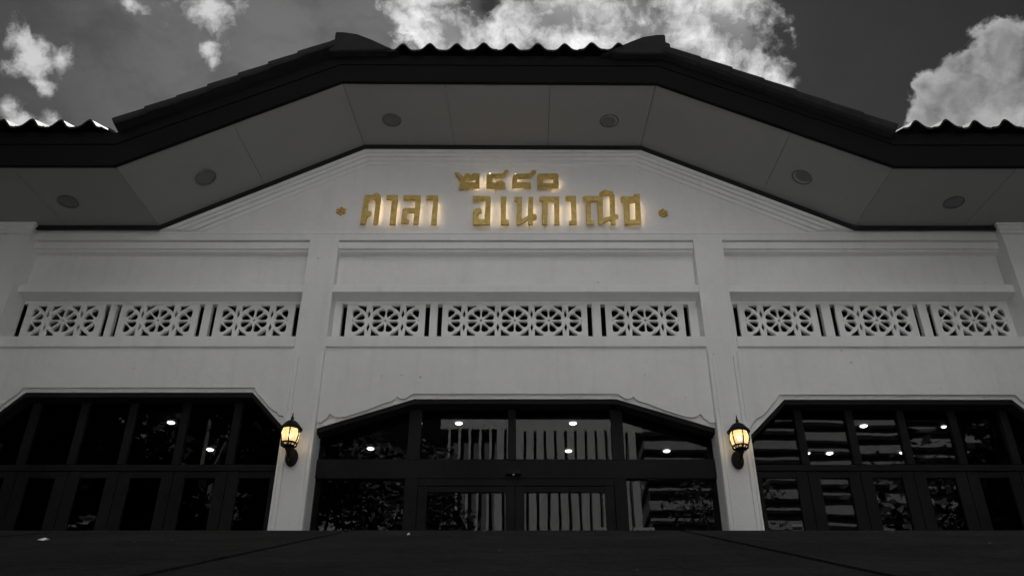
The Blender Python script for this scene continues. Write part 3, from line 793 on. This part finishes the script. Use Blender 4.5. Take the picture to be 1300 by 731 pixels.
# ================================================================ things on the hall
# raised gold lettering
LETTERS = [
 ('name',[(-1.633, 5.99), (-1.621, 6.373), (-1.535, 6.376), (-1.51, 6.4), (-1.475, 6.403), (-1.445, 6.368), (-1.438, 6.3), (-1.446, 5.985), (-1.499, 5.99), (-1.495, 6.271), (-1.514, 6.31), (-1.557, 6.31), (-1.571, 6.271), (-1.567, 6.156), (-1.545, 6.167), (-1.521, 6.141), (-1.525, 6.113), (-1.572, 6.078), (-1.576, 5.99)],[]),
 ('name',[(-1.327, 5.985), (-1.324, 6.305), (-1.383, 6.315), (-1.387, 6.373), (-1.262, 6.373), (-1.257, 6.3), (-1.263, 5.985)],[]),
 ('name',[(-1.207, 6.004), (-1.201, 6.18), (-1.181, 6.199), (-1.073, 6.199), (-1.073, 6.308), (-1.2, 6.31), (-1.204, 6.373), (-1.017, 6.37), (-1.013, 6.3), (-1.019, 5.985), (-1.08, 5.985), (-1.073, 6.138), (-1.146, 6.138), (-1.15, 6.098), (-1.152, 6.049), (-1.121, 6.046), (-1.126, 5.999)],[]),
 ('name',[(-0.893, 5.985), (-0.881, 6.305), (-0.959, 6.31), (-0.958, 6.368), (-0.83, 6.368), (-0.827, 6.3), (-0.832, 5.985)],[]),
 ('number',[(-0.669, 6.681), (-0.63, 6.687), (-0.589, 6.651), (-0.568, 6.624), (-0.551, 6.664), (-0.524, 6.674), (-0.489, 6.646), (-0.465, 6.672), (-0.395, 6.672), (-0.39, 6.466), (-0.612, 6.463), (-0.603, 6.548), (-0.614, 6.592), (-0.653, 6.646)],[[(-0.544, 6.583), (-0.492, 6.573), (-0.443, 6.592), (-0.437, 6.548), (-0.546, 6.548)]]),
 ('number',[(-0.32, 6.662), (-0.146, 6.668), (-0.121, 6.713), (-0.096, 6.725), (-0.076, 6.693), (-0.12, 6.63), (-0.14, 6.617), (-0.249, 6.601), (-0.254, 6.548), (-0.229, 6.538), (-0.204, 6.563), (-0.155, 6.57), (-0.115, 6.535), (-0.114, 6.466), (-0.321, 6.466)],[]),
 ('number',[(-0.031, 6.643), (0.004, 6.664), (0.139, 6.668), (0.184, 6.719), (0.224, 6.713), (0.218, 6.681), (0.158, 6.611), (0.019, 6.598), (0.014, 6.548), (0.162, 6.548), (0.165, 6.47), (0.117, 6.466), (0.078, 6.485), (0.009, 6.479), (-0.045, 6.466), (-0.041, 6.598)],[]),
 ('number',[(0.233, 6.646), (0.258, 6.668), (0.447, 6.668), (0.467, 6.646), (0.463, 6.485), (0.448, 6.466), (0.231, 6.466)],[[(0.297, 6.598), (0.401, 6.598), (0.4, 6.535), (0.294, 6.535)]]),
 ('name',[(-0.46, 6.361), (-0.285, 6.361), (-0.267, 6.337), (-0.27, 5.981), (-0.448, 5.981), (-0.456, 6.142), (-0.433, 6.19), (-0.385, 6.205), (-0.358, 6.178), (-0.361, 6.133), (-0.39, 6.128), (-0.399, 6.094), (-0.392, 6.058), (-0.334, 6.058), (-0.321, 6.288), (-0.333, 6.302), (-0.458, 6.302)],[]),
 ('name',[(-0.163, 6.355), (-0.101, 6.355), (-0.105, 6.052), (-0.07, 6.046), (-0.07, 5.981), (-0.162, 5.981)],[]),
 ('name',[(-0.016, 6.349), (0.066, 6.349), (0.062, 6.058), (0.125, 6.1), (0.134, 6.349), (0.187, 6.349), (0.183, 6.124), (0.207, 6.124), (0.223, 6.094), (0.216, 6.058), (0.182, 6.04), (0.18, 5.981), (0.126, 5.981), (0.126, 6.044), (0.081, 6.008), (0.037, 5.981), (0.004, 5.981), (0.014, 6.281), (-0.019, 6.294)],[]),
 ('name',[(0.249, 6.343), (0.264, 6.355), (0.465, 6.355), (0.458, 5.981), (0.4, 5.981), (0.407, 6.288), (0.339, 6.288), (0.33, 5.981), (0.273, 5.981), (0.282, 6.288), (0.248, 6.3)],[]),
 ('name',[(0.527, 6.349), (0.543, 6.364), (0.644, 6.364), (0.639, 5.985), (0.555, 5.985), (0.556, 6.032), (0.583, 6.042), (0.584, 6.295), (0.53, 6.305)],[]),
 ('name',[(0.71, 6.347), (0.735, 6.362), (0.889, 6.362), (0.894, 6.408), (0.938, 6.436), (0.959, 6.452), (0.982, 6.434), (1.043, 6.422), (1.05, 6.383), (1.06, 6.362), (1.048, 6.121), (1.082, 6.116), (1.081, 6.072), (1.05, 6.057), (1.046, 5.988), (0.994, 5.985), (0.997, 6.032), (0.982, 6.042), (0.932, 6.013), (0.899, 5.988), (0.863, 5.985), (0.866, 6.296), (0.797, 6.296), (0.79, 6.042), (0.826, 6.037), (0.824, 5.988), (0.736, 5.983), (0.745, 6.291), (0.713, 6.307)],[[(0.928, 6.373), (1.003, 6.373), (0.991, 6.093), (0.918, 6.067)]]),
 ('name',[(1.119, 6.342), (1.141, 6.36), (1.242, 6.354), (1.268, 6.388), (1.329, 6.388), (1.316, 5.988), (1.141, 5.983), (1.144, 6.276), (1.121, 6.296)],[[(1.21, 6.266), (1.269, 6.276), (1.255, 6.052), (1.198, 6.042)]]),
]
signs = {
    'number': thing('number_sign', "gold Thai numerals in the upper line of the gable lettering", 'sign', (0, -0.03, 6.5)),
    'name': thing('name_sign', "large gold Thai letters of the hall's name, lower line on the gable", 'sign', (0, -0.03, 6.0)),
}
for kind, outer, holes in LETTERS:
    par = signs[kind]
    cx = sum(p[0] for p in outer) / len(outer); cz = sum(p[1] for p in outer) / len(outer)
    mv = lambda pts: [(x - cx, z - cz) for x, z in pts]
    me = curve_mesh(mv(outer), [mv(h) for h in holes], 0.028, 0.007, 2, -0.001)
    o = place_mesh('letter', me, 'gold', par)
    o.location = (cx, -0.052 - par.location.y, cz - par.location.z)
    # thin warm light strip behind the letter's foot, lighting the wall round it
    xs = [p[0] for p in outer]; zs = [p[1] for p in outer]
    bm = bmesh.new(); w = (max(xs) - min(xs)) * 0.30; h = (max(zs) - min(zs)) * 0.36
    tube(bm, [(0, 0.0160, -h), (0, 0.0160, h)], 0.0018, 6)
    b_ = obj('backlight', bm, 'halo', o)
    # keep the strip under solid metal: along the widest stroke
    hit = None
    best = None; ties = []
    for sx in [min(xs) + (max(xs) - min(xs)) * k / 20 for k in range(1, 20)]:
        cnt = 0
        for kz in range(1, 20):
            z = min(zs) + (max(zs) - min(zs)) * kz / 20
            ins = False
            for poly in [outer] + holes:
                n = len(poly)
                for i in range(n):
                    (xa, za), (xb, zb) = poly[i], poly[(i + 1) % n]
                    if (za > z) != (zb > z) and sx < (xb - xa) * (z - za) / (zb - za) + xa: ins = not ins
            cnt += ins
        ties.append((cnt, sx))
    mx_ = max(c for c, _ in ties); top_ = [x for c, x in ties if c >= mx_ - 1]
    run = [x for x in top_ if abs(x - top_[-1]) < 0.09]
    b_.location = (sum(run) / len(run) - cx, 0, (min(zs) + max(zs)) / 2 - cz)
def rosette(x, z, label):
    t = thing('rosette', label, 'ornament', (x, -0.012, z))
    bm = bmesh.new(); lathe(bm, [(0, 0.030), (0.012, 0.026), (0.018, 0.012), (0.018, 0.0)], 12)
    c = obj('centre_boss', bm, 'gold', t, True); c.rotation_euler = (R(90), 0, 0)
    bm = bmesh.new()
    lathe(bm, [(0, 0.018), (0.014, 0.014), (0.020, 0.004), (0.018, 0.0), (0, 0.0)], 10)
    pm = bpy.data.meshes.new('petal'); bmesh.ops.recalc_face_normals(bm, faces=bm.faces); bm.to_mesh(pm); bm.free(); pm.materials.append(M['gold'])
    for p in pm.polygons: p.use_smooth = True
    for k in range(6):
        o = link('petal', pm, t); a = R(60 * k + 30)
        o.location = (0.038 * math.cos(a), 0, 0.038 * math.sin(a)); o.rotation_euler = (R(90), 0, 0)
rosette(-1.859, 6.194, "small gold flower rosette at the left end of the lettering")
rosette(1.564, 6.168, "small gold flower rosette at the right end of the lettering")

# wall lanterns
def lantern(x, z, label):
    """z: height of the glass body's middle"""
    t = thing('wall_lantern', label, 'lantern', (x, -0.04, z), 0, "wall lanterns on the pillars")
    y = -0.165
    dzp = -0.130
    bm = bmesh.new()                                   # shield-shaped backplate
    lathe(bm, [(0, 0.026), (0.030, 0.024), (0.050, 0.014), (0.056, 0.006), (0.056, 0.0), (0, 0.0)], 18, sx=1.0, sy=1.55)
    o = obj('backplate', bm, 'iron', t, True); o.rotation_euler = (R(90), 0, 0); o.location = (0, 0, dzp)
    bm = bmesh.new()                                   # curved arm under the lamp
    tube(bm, [(0, -0.02, dzp - 0.01), (0, -0.07, dzp - 0.035), (0, -0.125, dzp - 0.03), (0, y, dzp - 0.010), (0, y, dzp + 0.02)], [0.020, 0.017, 0.015, 0.016, 0.022], 10)
    obj('arm', bm, 'iron', t, True)
    bm = bmesh.new()                                   # stem cup and pierced gallery ring
    lathe(bm, [(0, -0.128), (0.022, -0.126), (0.028, -0.118), (0.020, -0.110), (0.030, -0.102), (0.052, -0.094), (0.056, -0.086), (0, -0.084)], 16, (0, y, 0))
    obj('base_cup', bm, 'iron', t, True)
    bm = bmesh.new()
    for k in range(12):
        a = 2 * math.pi * k / 12
        c, s = math.cos(a), math.sin(a)
        tube(bm, [(0.054 * c, y + 0.054 * s, -0.090), (0.070 * c, y + 0.070 * s, -0.078), (0.070 * c, y + 0.070 * s, -0.066)], 0.0050, 5)
    lathe(bm, [(0.064, -0.072), (0.075, -0.072), (0.075, -0.060), (0.064, -0.060)], 18, (0, y, 0))
    obj('gallery', bm, 'iron', t)
    bm = bmesh.new()                                   # bulging glass body
    lathe(bm, [(0.050, -0.082), (0.062, -0.062), (0.074, -0.030), (0.081, 0.005), (0.082, 0.036), (0.078, 0.058), (0.072, 0.074)], 24, (0, y, 0))
    obj('glass_body', bm, 'lglass', t, True)
    for k in range(6):
        a = 2 * math.pi * (k + 0.5) / 6 + 0.16
        c, s = math.cos(a), math.sin(a)
        bm = bmesh.new()
        tube(bm, [((r + 0.004) * c, y + (r + 0.004) * s, zz) for r, zz in ((0.052, -0.084), (0.064, -0.062), (0.076, -0.030), (0.083, 0.005), (0.084, 0.036), (0.080, 0.058), (0.073, 0.076))], 0.0058, 6)
        obj('cage_bar', bm, 'iron', t)
    bm = bmesh.new()                                   # lobed cap
    seg = 24; rings = []
    for r, zz, lob in ((0.060, 0.066, 0.0), (0.090, 0.068, 0.06), (0.098, 0.074, 0.08), (0.094, 0.084, 0.06), (0.084, 0.094, 0.04), (0.074, 0.112, 0.02), (0.056, 0.136, 0.0), (0.034, 0.152, 0.0), (0.014, 0.160, 0.0)):
        rings.append([bm.verts.new((r * (1 + lob * abs(math.cos(4 * 2 * math.pi * i / seg))) * math.cos(2 * math.pi * i / seg), y + r * (1 + lob * abs(math.cos(4 * 2 * math.pi * i / seg))) * math.sin(2 * math.pi * i / seg), zz)) for i in range(seg)])
    for a, b in zip(rings, rings[1:]):
        for i in range(seg): bm.faces.new((a[i], a[(i + 1) % seg], b[(i + 1) % seg], b[i]))
    bm.faces.new(rings[-1]); bm.faces.new(rings[0][::-1])
    obj('cap', bm, 'iron', t, True)
    bm = bmesh.new()
    lathe(bm, [(0.014, 0.158), (0.017, 0.164), (0.011, 0.170), (0.014, 0.178), (0.015, 0.186), (0.008, 0.196), (0.006, 0.214), (0.004, 0.232), (0, 0.240)], 10, (0, y, 0))
    obj('finial', bm, 'iron', t, True)
    bm = bmesh.new(); lathe(bm, [(0, 0.028), (0.014, 0.020), (0.019, 0.004), (0.014, -0.012), (0, -0.020)], 12, (0, y, 0.010))
    obj('bulb', bm, 'bulb', t, True)
    bm = bmesh.new(); lathe(bm, [(0, -0.010), (0.013, -0.012), (0.013, -0.052), (0, -0.052)], 10, (0, y, 0))
    obj('lamp_holder', bm, 'iron', t)
lantern(-2.020, 3.545, "lit amber lantern on the pillar left of the central doors")
lantern(1.995, 3.520, "lit amber lantern on the pillar right of the central doors")

# round lights in the soffit
def soffit_light(x, z, tilt, label):
    t = thing('soffit_light', label, 'light', (x, -0.50, z), 0, "unlit round lights in the eave soffit")
    t.rotation_euler = (0, tilt, 0)
    bm = bmesh.new(); lathe(bm, [(0.088, 0.0), (0.100, -0.004), (0.104, -0.010), (0.092, -0.014), (0.086, -0.006)], 28)
    obj('rim', bm, 'downlight', t, True)
    bm = bmesh.new(); lathe(bm, [(0, -0.006), (0.05, -0.005), (0.087, -0.003)], 28)
    obj('lens', bm, 'downlight', t, True)
sa = math.atan2(7.045 - 5.95, 3.71 - 1.668); sb = math.atan2(7.03 - 5.945, 3.52 - 1.377)
def wl(x):
    for (a, za), (b, zb) in zip(WALL, WALL[1:]):
        if a <= x <= b: return lerp(za, zb, (x - a) / (b - a))
for x, tl, lb in ((-1.325, 0, "round light in the raised soffit, left one above the lettering"), (0.995, 0, "round light in the raised soffit, right one above the lettering"),
                  (-3.17, -sa, "round light in the left sloping soffit"), (2.925, sb, "round light in the right sloping soffit"),
                  (-4.50, 0, "round light in the low flat soffit at far left"), (4.40, 0, "round light in the low flat soffit at far right")):
    soffit_light(x, wl(x + (0.0 if abs(x) > 3.6 or abs(x) < 1.4 else (-0.04 if x > 0 else 0.04))) - 0.001, tl, lb)

# lit ceiling lamps seen through the glass
LAMPS = [(-3.68, 1.2, "lit lamp in the left bay's glass, upper of its two"), (-3.48, 1.96, "lit lamp in the left bay's glass, lower of its two"),
         (-0.61, 1.22, "lit lamp behind the large pane left of the centre mullion"), (-1.65, 1.93, "lower lit lamp behind the left sloping pane of the centre bay"),
         (0.61, 1.22, "upper lit lamp behind the large pane right of the centre mullion"), (0.60, 2.00, "lower lit lamp behind the large pane right of the centre mullion"),
         (1.72, 2.00, "lit lamp behind the right sloping pane of the centre bay"), (-1.71, 1.24, "faint small lamp at the upper edge of the left sloping pane"),
         (3.74, 1.29, "larger upper lamp behind the right bay's glass"), (4.61, 1.31, "small upper lamp in the right bay, farther right"),
         (3.35, 2.07, "small lower lamp in the right bay nearest its first mullion"), (3.60, 2.07, "larger lower lamp behind the right bay's glass"), (4.42, 2.05, "small lower lamp in the right bay, farther right")]
K = (4.745 - 0.35) / (4.3 - 0.35)
for i, (x, y, lb) in enumerate(LAMPS):
    t = thing('ceiling_lamp', lb, 'light', (x * K, (7.85 + y) * K - 7.85, 4.745), 0, "lit ceiling lamps inside the hall")
    r = 0.043 if 'larger' in lb or 'pane ' in lb or 'left bay' in lb else 0.028
    if 'faint' in lb: r = 0.03
    bm = bmesh.new(); lathe(bm, [(0, -0.016), (r * 0.7, -0.013), (r, -0.004)], 18); obj('diffuser', bm, 'lamp_disc', t, True)
    bm = bmesh.new(); lathe(bm, [(r * 1.0, -0.003), (r * 1.12, -0.006), (r * 1.15, 0.0)], 18); obj('rim', bm, 'trim', t, True)
# small printed notices stuck low on the glass
def notice(x0, x1, z0, z1, label, seed):
    t = thing('glass_notice', label, 'notice', ((x0 + x1) / 2, 0.2355, (z0 + z1) / 2), 0, 'notices stuck on the glass')
    hw, hh = (x1 - x0) / 2, (z1 - z0) / 2
    bm = bmesh.new(); box(bm, -hw, hw, 0, 0.002, -hh, hh); obj('sheet', bm, 'notice', t)
    rr = random.Random(seed); bm = bmesh.new()
    for k in range(3):
        cx = -hw * 0.62 + k * hw * 0.62; q = hh * 0.30
        box(bm, cx - q, cx + q, -0.0015, -0.0003, -q * 0.2 + rr.uniform(-.1, .1) * q, q * 1.6)
    obj('printed_mark', bm, 'iron', t)
notice(0.715, 0.845, 2.775, 2.865, "small pale notice low on the right sliding door's glass", 1)
notice(1.05, 1.24, 2.775, 2.865, "small pale notice low on the fixed pane right of the sliding doors", 2)
notice(2.475, 2.565, 2.790, 2.900, "small pale notice low on the first door of the right bay", 3)
# motion sensor over the sliding doors
t = thing('door_sensor', "small black motion sensor over the sliding doors", 'sensor', (-0.022, 0.17, 3.36))
bm = bmesh.new(); box(bm, -0.07, 0.07, -0.03, 0.035, -0.028, 0.028, 0.010); obj('housing', bm, 'iron', t)
bm = bmesh.new(); lathe(bm, [(0, -0.010), (0.009, -0.007), (0.012, 0.0)], 10, (0.0, -0.012, -0.027)); obj('lens', bm, 'scrap', t)

# ================================================================ what stands behind the camera (seen in the glass), plus trees added to shade the hall front
t = thing('exhibition_block', "pale block with tall vertical fins, mirrored in the central doors", 'building', (0, -20, 0))
def lbox(name, parent, x0, x1, y0, y1, z0, z1, mat, bev=0):
    return boxo(name, x0, x1, y0, y1, z0, z1, mat, parent, bev)
lbox('wall', t, -2.3, 4.0, -9, -0.35, 0, 12.4, 'recess')
lbox('parapet', t, -2.5, 4.2, -9.2, 0.0, 12.4, 13.1, 'fins')
lbox('base_wall', t, -2.5, 4.2, -0.34, 0.0, 0.0, 3.0, 'fins')
fm = None
for i in range(19):
    x = -2.2 + i * 0.335
    o = lbox('fin', t, -0.12, 0.12, -0.33, 0.02, 3.0, 12.4, 'fins') if fm is None else link('fin', fm, t)
    fm = fm or o.data
    o.location = (x, 0, 0)
    if x < -0.7: o.scale = (0.32, 1, 1)
for z in (5.6, 8.2, 10.6): lbox('rail', t, -2.4, 4.1, -0.345, -0.30, z, z + 0.12, 'fins')
t = thing('tower_block', "tall block with pale horizontal bands, mirrored in the right-hand windows", 'building', (36, -84, 0))
lbox('wall', t, -22, 24, -16, -0.9, 0, 43, 'darkglass')
z = 2.0
bmn = None
while z < 43.5:
    if bmn is None:
        bmn = lbox('floor_band', t, -22.3, 24.3, -16.3, 0, 0, 0.95, 'band'); bmn.location = (0, 0, z); bmm = bmn.data
        s0 = lbox('sunshade', t, -22.3, 24.3, -0.6, 0.1, 0, 0.28, 'band'); s0.location = (0, 0, z + 2.0); smm = s0.data
    else:
        o = link('floor_band', bmm, t); o.location = (0, 0, z)
        if z < 40: o = link('sunshade', smm, t); o.location = (0, 0, z + 2.0)
    z += 3.25
# trees: a few mirrored in the glass, side rows added to darken the bays
def tree(x, y, h, r, seed, label, nleaf=6500, low=True, base=0.0):
    rnd = random.Random(seed)
    t = thing('tree', label, 'tree', (x, y, base), rnd.uniform(0, 6), "leafy trees round the forecourt")
    bm = bmesh.new()
    top = Vector((rnd.uniform(-.3, .3), rnd.uniform(-.3, .3), h * (0.68 if low == 'high' else 0.55)))
    tube(bm, [(0, 0, 0), (top.x * .3, top.y * .3, h * .2), (top.x * .7, top.y * .7, h * .4), top], [v * min(h, 11) / 10 for v in (0.22, 0.17, 0.14, 0.11)], 9)
    clumps = []
    for k in range(22):
        a = rnd.uniform(0, 6.28); rr = r * math.sqrt(rnd.random()) * 0.75; zz = h * rnd.uniform(0.60 if low == 'high' else 0.22 if low else 0.45, 0.93)
        c = Vector((rr * math.cos(a), rr * math.sin(a), zz)); clumps.append((c, r * rnd.uniform(0.28, 0.48)))
        mid = (top + c) / 2 + Vector((0, 0, -0.2))
        tube(bm, [top * rnd.uniform(0.75, 1.0), mid, c], [v * h / 10 for v in (0.07, 0.045, 0.02)], 5)
    obj('trunk', bm, 'bark', t)
    bm = bmesh.new()
    for i in range(int(nleaf * 1.7)):
        c, cr = rnd.choice(clumps)
        v = Vector((rnd.gauss(0, 1), rnd.gauss(0, 1), rnd.gauss(0, 1))).normalized() * cr * rnd.uniform(0.35, 1.1)
        p = c + v; s = rnd.uniform(0.08, 0.16)
        u = Vector((rnd.gauss(0, 1), rnd.gauss(0, 1), rnd.gauss(0, .5))).normalized(); w = u.cross(Vector((rnd.gauss(0, 1), rnd.gauss(0, 1), rnd.gauss(0, 1)))).normalized()
        bm.faces.new([bm.verts.new(p + u * s), bm.verts.new(p + w * s * .45), bm.verts.new(p - u * s), bm.verts.new(p - w * s * .45)])
    obj('crown', bm, 'leaf', t)
tree(-6.75, -2.7, 8.4, 2.1, 6, "dense tree added for shade close beside the left end of the hall front", 9000)
tree(-4.95, -5.9, 9.2, 2.3, 1, "second dense tree from the hall, added for shade along the left side of the court", 9500)  # left row: mirrored dark foliage, brought close to shade the left bays
tree(-4.95, -9.6, 9.5, 2.3, 8, "third dense tree from the hall, added for shade along the left side of the court", 8000)
tree(-4.95, -13.4, 10.0, 2.3, 2, "fourth tree from the hall, added for shade along the left side of the court", 6500)
tree(-3.2, -16.0, 10.2, 2.0, 3, "smaller tree in front of the finned block", 4200, False)
tree(7.5, -2.6, 8.4, 2.0, 7, "tall dense tree added for shade close beside the right end of the hall front")
tree(4.8, -5.6, 3.7, 1.6, 5, "low bushy tree added for shade beside the front right corner of the landing", 5000)
tree(4.9, -8.6, 3.8, 1.7, 9, "second low bushy tree added for shade along the right side of the court", 5000)
tree(5.0, -11.6, 4.0, 1.7, 10, "third low bushy tree added for shade along the right side of the court", 4500)
tree(6.4, -3.0, 4.6, 1.4, 12, "low bushy tree added for shade beside the landing under the hall's right end", 4000)
tree(9.0, -6.6, 10.5, 3.0, 11, "tall tree added for shade, standing back behind the low trees on the right")
tree(11.5, -10.5, 16.5, 3.2, 13, "very tall tree added for shade, with a high clear trunk on the right of the court", 7000, 'high')
tree(12.5, -15.5, 17.5, 3.2, 14, "very tall tree added for shade, with a high clear trunk at the far right of the court", 6000, 'high')
tree(7.5, -26.0, 13.5, 3.2, 4, "tree between the finned block and the banded tower", 5200, False)
